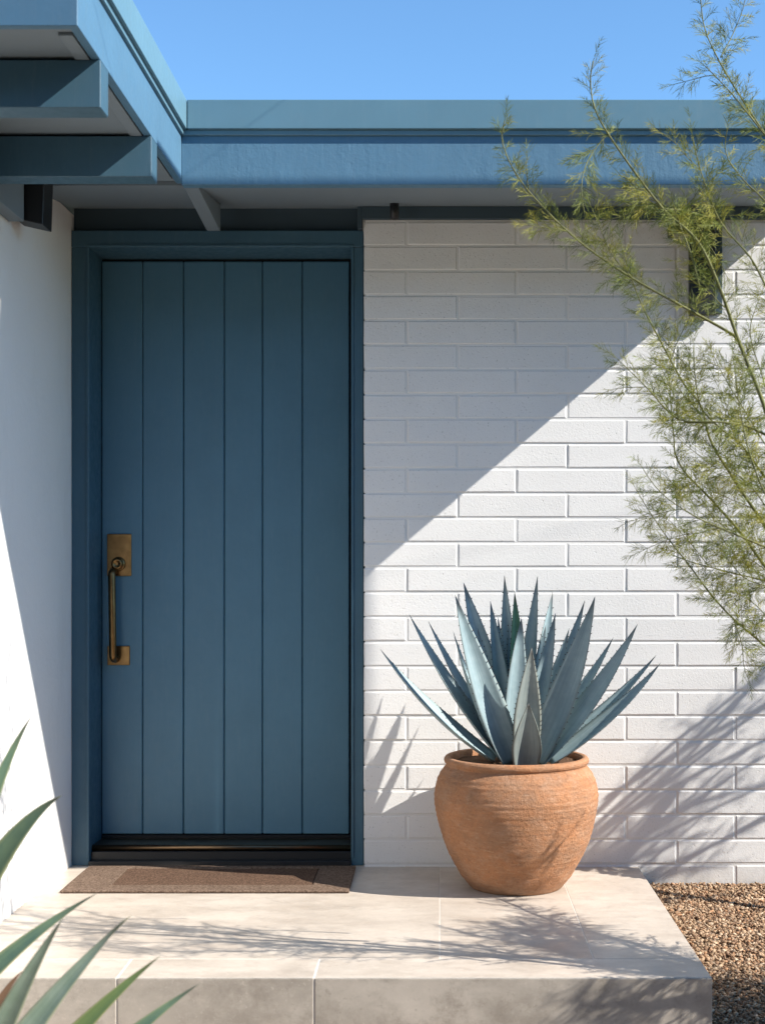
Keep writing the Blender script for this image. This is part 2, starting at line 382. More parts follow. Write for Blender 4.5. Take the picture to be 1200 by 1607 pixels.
# ------------------------------------------------------------------ white block wall
wall = thing('brick_wall', (.86, .1, 0), 'white painted long block wall right of the blue door', 'wall')
XW0, XW1, ZT = -.278, 2.0, 543 / 429.0
MB().box(XW0 + .004, XW1 - .004, .0026, .30, H - 1.30, H + 1.30).build('mortar', M_JOINT, wall)
CRS, JN = 38.83 / 429.0, .0070
BR = {}
def brick_mesh(w, var):
    key = (round(w, 3), var)
    if key in BR: return BR[key]
    r = random.Random(hash(key) & 0xffff); h = CRS - JN; d = .05; c = .0038
    def grid(off, y, jit):
        return [(sx * (w / 2 - off) + r.uniform(-jit, jit), y, sz * (h / 2 - off) + r.uniform(-jit, jit)) for sx, sz in ((-1, -1), (1, -1), (1, 1), (-1, 1))]
    a = grid(0, d, 0); b = grid(.0002, .0021, .0008); cc = grid(c * .35, .0010, .0006); e = grid(c, 0, .0008)
    e = [(p[0], r.uniform(-.0009, .0006), p[2]) for p in e]
    m = MB(); vs = a + b + cc + e; fs = [(12, 13, 14, 15)]
    for k in range(3):
        for i in range(4): fs.append((k * 4 + i, k * 4 + (i + 1) % 4, k * 4 + 4 + (i + 1) % 4, k * 4 + 4 + i))
    m.add(vs, fs); BR[key] = m.mesh('brick', M_BRICK); return BR[key]
for row in range(28):
    z1 = ZT - row * CRS; zc = z1 - CRS / 2
    j = (-.121 if row % 2 == 0 else .065); edges = [XW0]
    while j < XW1 - .05: edges.append(j); j += .4
    edges.append(XW1)
    for k in range(len(edges) - 1):
        a = edges[k] + (JN / 2 if k else 0); b = edges[k + 1] - (JN / 2 if k < len(edges) - 2 else 0)
        o = D.objects.new('brick', brick_mesh(b - a, rnd.randrange(4)))
        put(o, wall, ((a + b) / 2, rnd.uniform(-.0011, .0011), H + zc + rnd.uniform(-.0008, .0008)))

# ------------------------------------------------------------------ white stucco wing wall on the left
sw = thing('stucco_wall', (-2.2, -1, 0), 'smooth white stucco side wall left of the blue door', 'wall')
m = MB(); nx, nz = 28, 26                                     # the near face is gently uneven
vs = []; fs = []
for i in range(nx + 1):
    for k in range(nz + 1):
        y = -2.0 + 2.3 * i / nx; z = -.40 + (H + 1.30 + .40) * k / nz
        vs.append((-1.352 + .0016 * noise.noise(Vector((y * 3, z * 3, 4))), y, z))
for i in range(nx):
    for k in range(nz): fs.append((i * (nz + 1) + k, (i + 1) * (nz + 1) + k, (i + 1) * (nz + 1) + k + 1, i * (nz + 1) + k + 1))
m.add(vs, fs, 0, True); m.box(-3.4, -1.356, -2.0, .30, -.40, H + 1.30)
m.build('plaster', M_STUCCO, sw)

# ------------------------------------------------------------------ roof: eave along the wall, canopy over the entry
XE = 1.32
roof = thing('flat_roof', (-.8, .6, H + 1.3), 'flat roof with blue fascia boards over door and white wall', 'roof')
YE = -.60
sl = (1.318 - 1.235) / .585
MB().prism([(-.57, H + 1.237), (0.30, H + 1.237 + sl * .87), (.30, H + 1.47), (-.57, H + 1.40)], 'x', -3.2, XE - .002).build('soffit', M_SOFFIT, roof)
MB().box(-.831, XE, YE, YE + .04, H + 1.231, H + 1.402, .002).build('fascia_board', M_FASCIA, roof)
MB().box(-.809, XE + .01, YE - .020, YE + .05, H + 1.405, H + 1.499, .0025, 2).build('metal_cap', M_CAP, roof)
MB().box(-.829, XE + .004, YE - .009, YE + .04, H + 1.389, H + 1.4045, .001).build('drip_strip', M_CAP, roof)
MB().box(-3.2, XE - .01, YE + .052, 5, H + 1.472, H + 1.488).box(XE - .005, 2.02, -.03, 5, H + 1.34, H + 1.49).build('roof_deck', M_ROOF, roof)
# ledger under the soffit on the wall, and its stepped end over the door
MB().box(-.283, XE - .004, -.022, -.004, H + 1.268, H + 1.314, .0015).build('ledger_board', M_SLATE, roof)
MB().box(-.300, -.2835, -.012, .04, H + 1.236, H + 1.318, .001).build('ledger_board', M_SLATE, roof)
# rafter tail over the door
MB().prism([(-.555, H + 1.243), (-.10, H + 1.300), (-.10, H + 1.205), (-.13, H + 1.203), (-.555, H + 1.236)], 'x', -.832, -.785, bev=.0015).build('rafter_tail', M_SOFFIT, roof)
# canopy
YC = -1.862; XC = -.831
MB().box(-3.2, XC - .023, YC + .023, -.575, H + 1.250, H + 1.40).build('canopy_soffit', M_SOFFIT, roof)
MB().prism([(-3.2, YC), (XC, YC), (XC, YE + .04), (XC - .022, YE + .04), (XC - .022, YC + .022), (-3.2, YC + .022)], 'z', H + 1.243, H + 1.402, bev=.0015).build('fascia_board', M_BOARD, roof)
MB().box(XC - .060, XC - .026, YC + .055, YE - .02, H + 1.2415, H + 1.2495, .001).build('soffit_trim', M_SOFFIT, roof)
MB().box(XC - .05, XC + .020, YC - .02, YE + .03, H + 1.405, H + 1.500, .0025, 2).build('metal_cap', M_CAP, roof)
MB().box(XC - .04, XC + .009, YC - .009, YE - .011, H + 1.389, H + 1.4045, .001).build('drip_strip', M_CAP, roof)
MB().box(-3.2, XC - .052, YC - .0195, YC + .06, H + 1.405, H + 1.4995, .0025, 2).build('metal_cap', M_CAP, roof)
MB().box(-3.2, XC - .05, YC + .062, YE + .05, H + 1.402, H + 1.488).build('roof_deck', M_ROOF, roof)
for yb in (-1.656, -1.065):
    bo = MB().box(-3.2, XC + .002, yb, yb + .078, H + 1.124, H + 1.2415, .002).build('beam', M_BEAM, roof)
MB().box(-1.351, -1.302, -1.98, -.715, H + 1.083, H + 1.248, .002).build('ledger_board', M_SOFFIT, roof)

# ------------------------------------------------------------------ front door
door = thing('front_door', (-.817, .1, 0), 'tall steel blue plank door with brass pull in its frame', 'door')
YD = .20
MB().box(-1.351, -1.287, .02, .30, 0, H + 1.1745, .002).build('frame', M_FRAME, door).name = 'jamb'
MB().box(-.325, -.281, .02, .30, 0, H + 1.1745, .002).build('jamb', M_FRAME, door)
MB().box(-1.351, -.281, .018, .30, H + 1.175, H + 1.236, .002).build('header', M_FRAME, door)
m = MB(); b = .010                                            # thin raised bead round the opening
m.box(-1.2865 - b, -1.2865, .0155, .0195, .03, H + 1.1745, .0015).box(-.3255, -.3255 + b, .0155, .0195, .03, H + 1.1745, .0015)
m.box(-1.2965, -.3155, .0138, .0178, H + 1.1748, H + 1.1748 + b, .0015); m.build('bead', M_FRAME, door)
MB().box(-1.351, -.3005, .055, .30, H + 1.2362, H + 1.36).build('transom_board', M_SLATE, door)
MB().box(-1.285, -.327, YD + .012, .29, .03, H + 1.172).build('backing', M_RUBBER, door)
bx = [(157 - VPX) * 5.2 / F + .006] + [(p - VPX) * 5.2 / F for p in (224, 288, 352, 412, 474.5)] + [(549 - VPX) * 5.2 / F - .002]
zb, zt = H + (VPY - 1309) * 5.2 / F, H + (VPY - 410) * 5.2 / F
for i in range(6):
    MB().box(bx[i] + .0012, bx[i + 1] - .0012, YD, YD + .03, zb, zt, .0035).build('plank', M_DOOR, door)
MB().box(-1.284, -.328, YD - .006, YD + .02, zb - .028, zb - .003, .002).build('door_sweep', M_RUBBER, door)
sill = MB().box(-1.286, -.326, .045, .26, .002, .045, .002).box(-1.286, -.326, .004, .09, .002, .018, .002).build('sill', M_BLACK, door)
MB().tube([(-1.2855, .066, .056), (-.3265, .066, .056)], .0115, 12).box(-1.2855, -.3265, .066, YD - .002, .046, .0655, .001).build('sill_nosing', M_BRONZE, sill)
# handle set
hx = lambda p: (p - VPX) * 5.19 / F
hz = lambda p: H + (VPY - p) * 5.19 / F
hs = MB().box(hx(168), hx(206), YD - .007, YD - .0005, hz(904), hz(838), .0015).build('handle_plate', M_BRASS, door)
kc = (hx(186), YD - .007, hz(885))
MB().lathe([(.0265, 0), (.0265, .006), (.024, .009), (.0205, .010), (.0205, .026), (.0185, .030), (.012, .031), (.0115, .0285), (.004, .0285)], kc, 32, axis='y').build('lock_cylinder', M_BRASS, hs)
hl = MB().box(hx(168.5), hx(203.5), YD - .0065, YD - .0005, hz(1044), hz(1014), .0015).build('handle_plate', M_BRASS, door)
pts = []; yb = YD - .058; xg = hx(180.5)
for q in range(0, 7): a = math.radians(90 * q / 6); pts.append((xg, YD - .012 - .046 * math.sin(a), hz(903) + .012 - .018 * (1 - math.cos(a)) + .006))
low = []
for q in range(0, 7): a = math.radians(90 * (1 - q / 6)); low.append((xg + .004, YD - .012 - .046 * math.sin(a), hz(1033) - .004 + .018 * (1 - math.cos(a))))
MB().tube([(xg, YD - .003, pts[0][2])] + pts + low + [(xg + .004, YD - .003, low[-1][2])], .0138, 16).build('pull_bar', M_BRASS, door)

# ------------------------------------------------------------------ doormat
mt = thing('doormat', (-.79, -.22, 0), 'brown coir doormat with darker inset panel at the door', 'doormat')
m = MB(); xa, xb, ya, yb = -1.275, -.305, -.41, -.025
m.box(xa, xb, ya, ya + .085, 0, .0095, .003).box(xa, xb, yb - .04, yb, 0, .0095, .003)
m.box(xa, xa + .15, ya + .0855, yb - .0405, 0, .0094, .002).box(xb - .13, xb, ya + .0855, yb - .0405, 0, .0094, .002)
m.build('border', M_COIR, mt)
MB().box(xa + .153, xb - .133, ya + .088, yb - .043, 0, .0082, .002).build('centre_panel', M_COIR2, mt)
fr = MB(); R = random.Random(5)                                # frayed front edge tufts
for i in range(420):
    X = xa + (xb - xa) * i / 419; l = R.uniform(.004, .010)
    fr.add([(X - .0014, ya + .002, .002), (X + .0014, ya + .002, .002), (X + R.uniform(-.002, .002), ya - l * .6, R.uniform(.001, .004)), (X, ya + .002, .008)], [(0, 1, 2), (1, 3, 2), (3, 0, 2)])
o = fr.build('fringe', M_COIR, mt)

# ------------------------------------------------------------------ lamps
lt = thing('wall_lamp', (-1.31, -.65, H + 1.08), 'black box wall lamp high on the left stucco wall', 'lamp', None)
MB().box(-1.3515, -1.338, -.69, -.61, H + 1.11, H + 1.20, .002).build('back_plate', M_BLACK, lt)
m = MB().prism([(-1.3375, H + 1.098), (-1.248, H + 1.078), (-1.243, H + 1.235), (-1.3375, H + 1.238)], 'y', -.70, -.60, bev=.002); m.build('lamp_body', M_BLACK, lt)
lt = thing('ceiling_spotlight', (-.163, -.10, H + 1.25), 'small black cylinder downlight under the eave above the wall', 'lamp')
MB().lathe([(.0165, 0), (.0165, .056), (.0145, .057)], (-.163, -.10, H + 1.2475), 24).lathe([(.022, .0575), (.022, .0655)], (-.163, -.10, H + 1.2475), 24).build('lamp_body', M_BLACK, lt)
lt = thing('wall_sconce', (.955, -.06, H + .89), 'tall black box sconce on the white wall behind the feathery tree', 'lamp')
MB().box(.918, 1.03, -.010, -.001, H + .925, H + 1.262, .002).build('back_plate', M_SLATE, lt)
MB().box(.905, 1.000, -.040, -.0105, H + .915, H + 1.262, .003).build('lamp_body', M_BLACK, lt)
MB().box(.830, .904, -.038, -.016, H + 1.215, H + 1.24, .002).lathe([(.011, 0), (.011, .05)], (.838, -.027, H + 1.198), 16).build('side_arm', M_BLACK, lt)

# ------------------------------------------------------------------ pot and agave
PC = Vector((.262, -.295, 0)); k = 4.695 / F
pot = thing('terracotta_pot', PC, 'big round weathered terracotta pot standing beside the door', 'pot')
prof = [(68, 0), (72, .8), (75, 4), (88, 20), (98.5, 39), (106, 53), (114, 72), (120, 91), (124.5, 111), (127.5, 129), (128.5, 142), (127.5, 156), (124, 169), (118.5, 180), (112.5, 187.5), (109.8, 190.5), (110, 192.5), (112.3, 194.5), (113.5, 197.5), (113.2, 200.5), (111, 203.4), (107, 204.6), (103.5, 203.5), (102, 200), (102, 190), (101, 186), (60, 184), (2, 184)]
pp = []
for i in range(len(prof) - 1):                                # smooth the outline
    for t in range(6):
        a, b = prof[i], prof[i + 1]; pp.append((a[0] + (b[0] - a[0]) * t / 6, a[1] + (b[1] - a[1]) * t / 6))
pp.append(prof[-1])
MB().lathe([(r * k + (.0007 * math.sin(h * .75) + .0012 * noise.noise(Vector((h * .14, 3, 1))) if 6 < h < 186 and r > 101 or 6 < h < 120 else 0), h * k) for r, h in pp], PC, 96, wob=.010).build('vessel', M_POT, pot)
m = MB(); R = random.Random(2); n = 40; vs = [(PC.x, PC.y, 195 * k)]; fs = []
for q in range(1, 8):
    for j in range(n):
        a = 2 * math.pi * j / n; r = 101 * k * q / 7
        vs.append((PC.x + r * math.cos(a), PC.y + r * math.sin(a), 195 * k + R.uniform(-.004, .006) - (.006 if q == 7 else 0)))
for j in range(n): fs.append((0, 1 + j, 1 + (j + 1) % n))
for q in range(6):
    for j in range(n): fs.append((1 + q * n + j, 1 + q * n + (j + 1) % n, 1 + (q + 1) * n + (j + 1) % n, 1 + (q + 1) * n + j))
m.add(vs, fs, 0, True).build('soil', M_SOIL, pot)

def bez(p0, p1, p2, t): return p0 * (1 - t) ** 2 + p1 * 2 * t * (1 - t) + p2 * t * t

def leaf(name, base, tip, sag, width, face, mat, parent, w0=.72, peak=.36, chan=.22, teeth=True, thick=.10, power=1.6, n=22):
    """one succulent leaf: channelled blade, thorny margin, hard tip"""
    base, tip = Vector(base), Vector(tip); ctrl = (base + tip) / 2 + Vector(sag)
    face = Vector(face); P = []; A = []; faces = []; K = 9
    vs = []; al = []
    Lg = (tip - base).length
    for i in range(n + 1):
        t = i / n; p = bez(base, ctrl, tip, t)
        tg = (bez(base, ctrl, tip, min(1, t + .02)) - bez(base, ctrl, tip, max(0, t - .02))).normalized()
        nn = (face - tg * face.dot(tg)).normalized(); sd = tg.cross(nn)
        if t < peak: w = w0 + (1 - w0) * math.sin(math.pi / 2 * t / peak)
        else: w = 1 - ((t - peak) / (1 - peak)) ** power
        w = max(w, .012) * width
        up = []; lo = []
        for j in range(K):
            s = -1 + 2 * j / (K - 1)
            e = chan * w * (abs(s) ** 1.6) * (1.1 - .5 * t)
            q = p + sd * (s * w / 2) + nn * e
            up.append(q); lo.append(q - nn * (thick * w * (1 - s * s) + .0006))
        ring = up + lo[::-1]
        vs += ring
        for j in range(K): al.append((t, abs(-1 + 2 * j / (K - 1)), 0, 1))
        for j in range(K)[::-1]: al.append((t, abs(-1 + 2 * j / (K - 1)), 0, 1))
        if teeth and .10 < t < .93:
            P.append((up[0], -sd, tg, nn)); P.append((up[-1], sd, tg, nn))
    m = MB(); S = 2 * K; fs = []
    for i in range(n):
        for j in range(S): fs.append((i * S + j, i * S + (j + 1) % S, (i + 1) * S + (j + 1) % S, (i + 1) * S + j))
    fs.append(tuple(range(S))[::-1]); fs.append(tuple(n * S + j for j in range(S)))
    m.add(vs, fs, 0, True); cols = list(al)
    if teeth:
        R = random.Random(int(abs(tip.x * 1e4)) + int(abs(tip.z * 1e4)))
        for side in (0, 1):
            row = P[side::2]; prev = None; acc = 0; gap = .016
            for (q, o_, tg, nn) in row:
                if prev is not None:
                    seg = (q - prev).length; s0 = acc
                    while s0 + gap <= acc + seg + 1e-9:
                        s0 += gap * R.uniform(.85, 1.3); u = min(1, (s0 - acc) / max(seg, 1e-6)); c = prev.lerp(q, u); h = R.uniform(.0035, .0055); wd_ = .0022
                        m.add([c - tg * wd_ + nn * .001, c + tg * wd_ + nn * .001, c - nn * .0012, c + o_ * h + tg * h * R.uniform(.1, .6)], [(0, 1, 3), (1, 2, 3), (2, 0, 3)], 1)
                        cols += [(0, 0, 0, 1)] * 4
                    acc = (acc + seg) - s0 if False else 0.0
                    if seg < gap: acc = 0.0
                prev = q
    me = m.mesh(name, [mat, M_SPINE])
    ca = me.color_attributes.new('along', 'FLOAT_COLOR', 'POINT'); ca.data.foreach_set('color', [c for q in cols for c in q])
    return put(D.objects.new(name, me), parent)

ag = thing('agave_plant', (PC.x, PC.y, 195 * k), 'blue grey agave with spiky thorned leaves in the terracotta pot', 'agave')
# base px, tip px, base y, tip y, sag px (x, y), width px, facing, material
AL = [
 ((775, 1196), (597, 1019), -.33, -.36, (-14, 22), 35, (.75, -.45, .75), M_AGAVE),
 ((787, 1192), (642, 964), -.30, -.30, (-12, 12), 40, (.85, -.5, .5), M_AGAVE),
 ((803, 1200), (714, 934), -.37, -.44, (-4, 14), 50, (.30, -.95, .1), M_AGAVE),
 ((790, 1170), (727, 914), -.26, -.20, (4, 0), 44, (.25, -1, .0), M_AGAVE),
 ((783, 1192), (711, 991), -.30, -.33, (-8, 10), 32, (.9, -.25, .3), M_AGAVE),
 ((797, 1160), (769, 943), -.27, -.24, (-2, 0), 30, (.35, -1, .0), M_AGAVE),
 ((802, 1160), (791, 903), -.24, -.19, (3, 0), 31, (-.3, -1, .0), M_AGAVE),
 ((808, 1150), (807, 928), -.27, -.28, (2, 0), 33, (.5, -1, .0), M_AGAVE_G),
 ((806, 1185), (818, 969), -.33, -.35, (-4, 0), 40, (.18, -1, .0), M_AGAVE),
 ((817, 1170), (843, 904), -.25, -.20, (2, 0), 31, (-.5, -1, .0), M_AGAVE),
 ((824, 1175), (867, 927), -.24, -.19, (2, 0), 31, (.25, -1, .0), M_AGAVE),
 ((823, 1185), (871, 962), -.30, -.28, (5, 6), 34, (-.25, -1, .0), M_AGAVE),
 ((822, 1198), (834, 1017), -.38, -.46, (-2, 4), 48, (.12, -1, .1), M_AGAVE_O),
 ((823, 1206), (829, 1104), -.41, -.48, (0, 6), 50, (.05, -1, .2), M_AGAVE_O),
 ((834, 1185), (917, 942), -.26, -.21, (8, 6), 33, (-.6, -.9, .1), M_AGAVE),
 ((838, 1198), (933, 936), -.34, -.38, (12, 12), 50, (-.40, -.95, .1), M_AGAVE),
 ((846, 1198), (1000, 979), -.35, -.40, (14, 14), 40, (-.55, -.8, .45), M_AGAVE),
 ((858, 1194), (1029, 1028), -.30, -.27, (14, 12), 33, (-.55, -.5, .8), M_AGAVE),
 ((793, 1185), (749, 985), -.29, -.27, (-4, 4), 26, (.5, -.9, .2), M_AGAVE),
 ((798, 1180), (781, 968), -.26, -.22, (0, 0), 24, (.2, -1, .0), M_AGAVE),
 ((812, 1175), (799, 948), -.25, -.20, (0, 0), 22, (-.3, -1, .0), M_AGAVE),
 ((816, 1180), (856, 980), -.25, -.22, (2, 0), 24, (.3, -1, .0), M_AGAVE),
 ((828, 1188), (893, 985), -.27, -.24, (4, 4), 26, (-.4, -1, .0), M_AGAVE),
 ((838, 1190), (962, 1000), -.28, -.24, (10, 8), 28, (-.6, -.7, .4), M_AGAVE),
 ((790, 1190), (672, 975), -.27, -.22, (-8, 10), 30, (.8, -.6, .4), M_AGAVE),
 ((862, 1200), (1036, 1040), -.36, -.38, (16, 16), 35, (-.50, -.55, .75), M_AGAVE),
]
for (b, t, yb, yt, sg, w, fc, mt_) in AL:
    kk = 4.68 / F
    leaf('leaf', W(b[0], b[1] - 1, yb) , W(t[0], t[1], yt), (sg[0] * kk, 0, -sg[1] * kk), w * .92 * kk, fc, mt_, ag, chan=.22 if w > 36 else .30)

# ------------------------------------------------------------------ spiky plant close to the camera
fy = thing('spiky_plant', (-1.05, -2.45, -.25), 'green sword leaved plant near the camera at lower left', 'plant')
FL = [
 ((-70, 1480), (51, 1122), -2.35, -2.30, (-22, -30), 44, (.7, -.8, .1), M_YUCCA),
 ((-90, 1520), (98, 1248), -2.45, -2.45, (-14, -26), 58, (.5, -.75, .5), M_YUCCA),
 ((-120, 1640), (152, 1402), -2.30, -2.20, (6, -14), 50, (.3, -.6, .8), M_YUCCA),
 ((-30, 1700), (100, 1440), -2.50, -2.55, (-14, 12), 48, (.4, -.9, .3), M_YUCCA_P),
 ((-20, 1720), (198, 1440), -2.42, -2.40, (-8, -20), 54, (.35, -.7, .6), M_YUCCA_P),
 ((-10, 1690), (206, 1436), -2.36, -2.34, (2, -14), 40, (-.2, -.6, .8), M_YUCCA_L),
 ((40, 1720), (252, 1500), -2.45, -2.40, (-6, -20), 40, (.3, -.7, .6), M_YUCCA_L),
 ((90, 1740), (314, 1543), -2.45, -2.38, (-8, -22), 38, (.3, -.7, .6), M_YUCCA),
 ((-60, 1680), (36, 1524), -2.40, -2.35, (4, 6), 24, (.5, -.8, .2), M_DRY),
 ((-160, 1600), (-20, 1240), -2.35, -2.2, (-10, -20), 46, (.6, -.8, .1), M_YUCCA),
 ((-140, 1700), (-60, 1380), -2.6, -2.75, (-10, -20), 46, (.4, -.9, .1), M_YUCCA_L),
]
for (b, t, yb, yt, sg, w, fc, mt_) in FL:
    kk = 2.6 / F
    ob, tp_ = W(b[0], b[1], yb), W(t[0], t[1], yt)
    rt = Vector((-.93 + (ob.x + .87) * .25, -2.43 + (ob.y + 2.43) * .3, -.20)); u = .42    # every blade rises from the one root
    r2 = ob + (ob - tp_) * min(1.6, (ob.z + .12) / (tp_.z - ob.z))
    rt = rt * .35 + r2 * .65; rt.x = max(rt.x, -1.30); rt.z = max(-.22, min(rt.z, -.10))
    ob = ob + Vector((sg[0] * kk * .5, 0, -sg[1] * kk * .2))
    ct = (ob - rt * (1 - u) ** 2 - tp_ * u * u) / (2 * u * (1 - u))
    leaf('leaf', rt, tp_, ct - (rt + tp_) / 2, w * 1.0 * kk, fc, mt_, fy, w0=.55, peak=.45, chan=.16, teeth=False, thick=.05, power=1.15, n=30)
sb = W(-40, 1720, -2.45)
MB().lathe([(.055, -.10), (.06, .05), (.045, .16), (.02, .2)], (-.93, -2.43, -.28), 16).build('stem', M_BARK, fy)

# ------------------------------------------------------------------ feathery tree
class Foliage:
    def __init__(self, seed): self.v = []; self.c = []; self.nf = 0; self.R = random.Random(seed)
    def needle(self, p, d, l, w, col):
        """a bent sliver: four corners and a point"""
        R = self.R
        sd = d.cross(Vector((R.uniform(-.4, .4), 1, R.uniform(-.4, .4))))
        if sd.length < 1e-5: return
        sd.normalize(); mid = p + d * l * .55; bend = Vector((R.uniform(-.25, .25), R.uniform(-.25, .25), R.uniform(-.35, .1))) * l
        tip = p + d * l + bend * .8; mid += bend * .15
        self.v += [p - sd * w * .5, p + sd * w * .5, mid + sd * w * .5, mid - sd * w * .5, tip]; self.c += [col] * 5
    def mesh(self, name):
        n = len(self.v) // 5; V = np.array([tuple(p) for p in self.v]); b = np.arange(n)[:, None] * 5
        li = np.concatenate([b + np.array([[0, 1, 2, 3]]), b + np.array([[3, 2, 4]])], 1).ravel()
        ls = (np.arange(n)[:, None] * 7 + np.array([[0, 4]])).ravel()
        me = D.meshes.new(name); me.vertices.add(len(V)); me.vertices.foreach_set('co', V.ravel())
        me.loops.add(len(li)); me.loops.foreach_set('vertex_index', li)
        me.polygons.add(len(ls)); me.polygons.foreach_set('loop_start', ls); me.update(calc_edges=True)
        a = me.color_attributes.new('tint', 'FLOAT_COLOR', 'POINT')
        a.data.foreach_set('color', np.concatenate([np.array(self.c), np.ones((len(V), 1))], 1).ravel())
        me.materials.append(M_NEEDLE); return me

GREENS = [(.25, .26, .042), (.19, .22, .042), (.29, .28, .048), (.13, .16, .045), (.32, .295, .052), (.20, .225, .05)]

def resample(path, step):
    out = [path[0]]; 
    # Catmull-Rom through the points
    pts = [path[0]] + list(path) + [path[-1]]; dense = []
    for i in range(1, len(pts) - 2):
        p0, p1, p2, p3 = pts[i - 1:i + 3]
        for q in range(12):
            t = q / 12
            dense.append(.5 * ((2 * p1) + (p2 - p0) * t + (2 * p0 - 5 * p1 + 4 * p2 - p3) * t * t + (3 * p1 - p0 - 3 * p2 + p3) * t ** 3))
    dense.append(path[-1]); out = [dense[0]]; acc = 0
    for a, b in zip(dense, dense[1:]):
        acc += (b - a).length
        if acc >= step: out.append(b); acc = 0
    if (out[-1] - dense[-1]).length > step * .2: out.append(dense[-1])
    return out

def twig(fol, mb, p, d, l, R, dense=1.0, tone=None, wid=1.0):
    """a fine side shoot: an arching stem with slivers along it"""
    n = max(4, int(l / .0055)); q = p.copy(); dd = d.copy(); path = [q.copy()]
    cl = tone or R.choice(GREENS)
    bend = Vector((R.uniform(-.06, .06), R.uniform(-.06, .06), R.uniform(-.14, .05)))
    for i in range(n):
        dd = (dd + bend * .35 + Vector((R.gauss(0, .03), R.gauss(0, .03), R.gauss(0, .03)))).normalized(); q = q + dd * (l / n); path.append(q.copy())
        f = 1 - i / n
        for s in (-1, 1):
            if R.random() < .72 * dense:
                out = dd.cross(Vector((R.uniform(-.5, .5), 1, R.uniform(-.5, .5)))).normalized() * s
                nd = (dd * R.uniform(.8, 1.3) + out * R.uniform(.4, .9) + Vector((0, R.gauss(0, .35), 0))).normalized()
                k_ = R.uniform(.75, 1.25); cc = tuple(v * k_ for v in cl)
                fol.needle(q, nd, R.uniform(.016, .042) * (.5 + .6 * f), R.uniform(.0008, .0012) * wid, cc)
    fol.needle(q, dd, .018, .0014, cl)
    for a, b in zip(path[:-1:2], path[2::2]):                  # the shoot itself
        fol.needle(a, (b - a).normalized(), (b - a).length * 1.25, .0014, mul(cl, .85))

def grow(tree, fol, path, r0, r1, R, start=.15, spacing=.016, tl=(.035, .085), sub=0, name='branch', dense=1.0, tone=None, wid=1.0):
    path = resample(path, .02); k_ = len(path)
    MB().tube(path, [r0 + (r1 - r0) * (i / (k_ - 1)) ** .8 for i in range(k_)], 7 if r0 > .0035 else 5).build(name, M_BARK, tree)
    side = 1; acc = 0
    for i in range(1, k_ - 1):
        t = i / (k_ - 1)
        if t < start: continue
        dd = (path[i + 1] - path[i - 1]).normalized(); acc += (path[i] - path[i - 1]).length
        while acc >= spacing:
            acc -= spacing * R.uniform(.7, 1.4); side = -side
            out = dd.cross(Vector((R.uniform(-.6, .6), 1, R.uniform(-.6, .6)))).normalized() * side
            nd = (dd * R.uniform(.5, 1.1) + out * R.uniform(.5, 1) + Vector((0, R.gauss(0, .35), 0))).normalized()
            twig(fol, None, path[i].lerp(path[i - 1], R.random()), nd, R.uniform(*tl) * (1.15 - .65 * t), R, dense, tone, wid)
        if sub and R.random() < sub * .02 * (1 if t < .9 else 0):
            out = dd.cross(Vector((R.uniform(-.8, .8), 1, R.uniform(-.8, .8)))).normalized() * R.choice((-1, 1))
            nd = (dd * .9 + out * .75 + Vector((0, R.gauss(0, .4), 0))).normalized(); L_ = R.uniform(.09, .24) * (1.1 - .5 * t)
            pth = [path[i]]; q = path[i]
            for s in range(4):
                nd = (nd + Vector((R.gauss(0, .12), R.gauss(0, .12), R.gauss(-.02, .10)))).normalized(); q = q + nd * L_ / 4; pth.append(q)
            grow(tree, fol, pth, max(.0012, r1 * 1.1), .0008, R, .05, spacing, (tl[0] * .8, tl[1] * .7), 0, 'twig', dense, tone, wid)
    twig(fol, None, path[-1], (path[-1] - path[-2]).normalized(), tl[1] * .6, R, dense, tone)

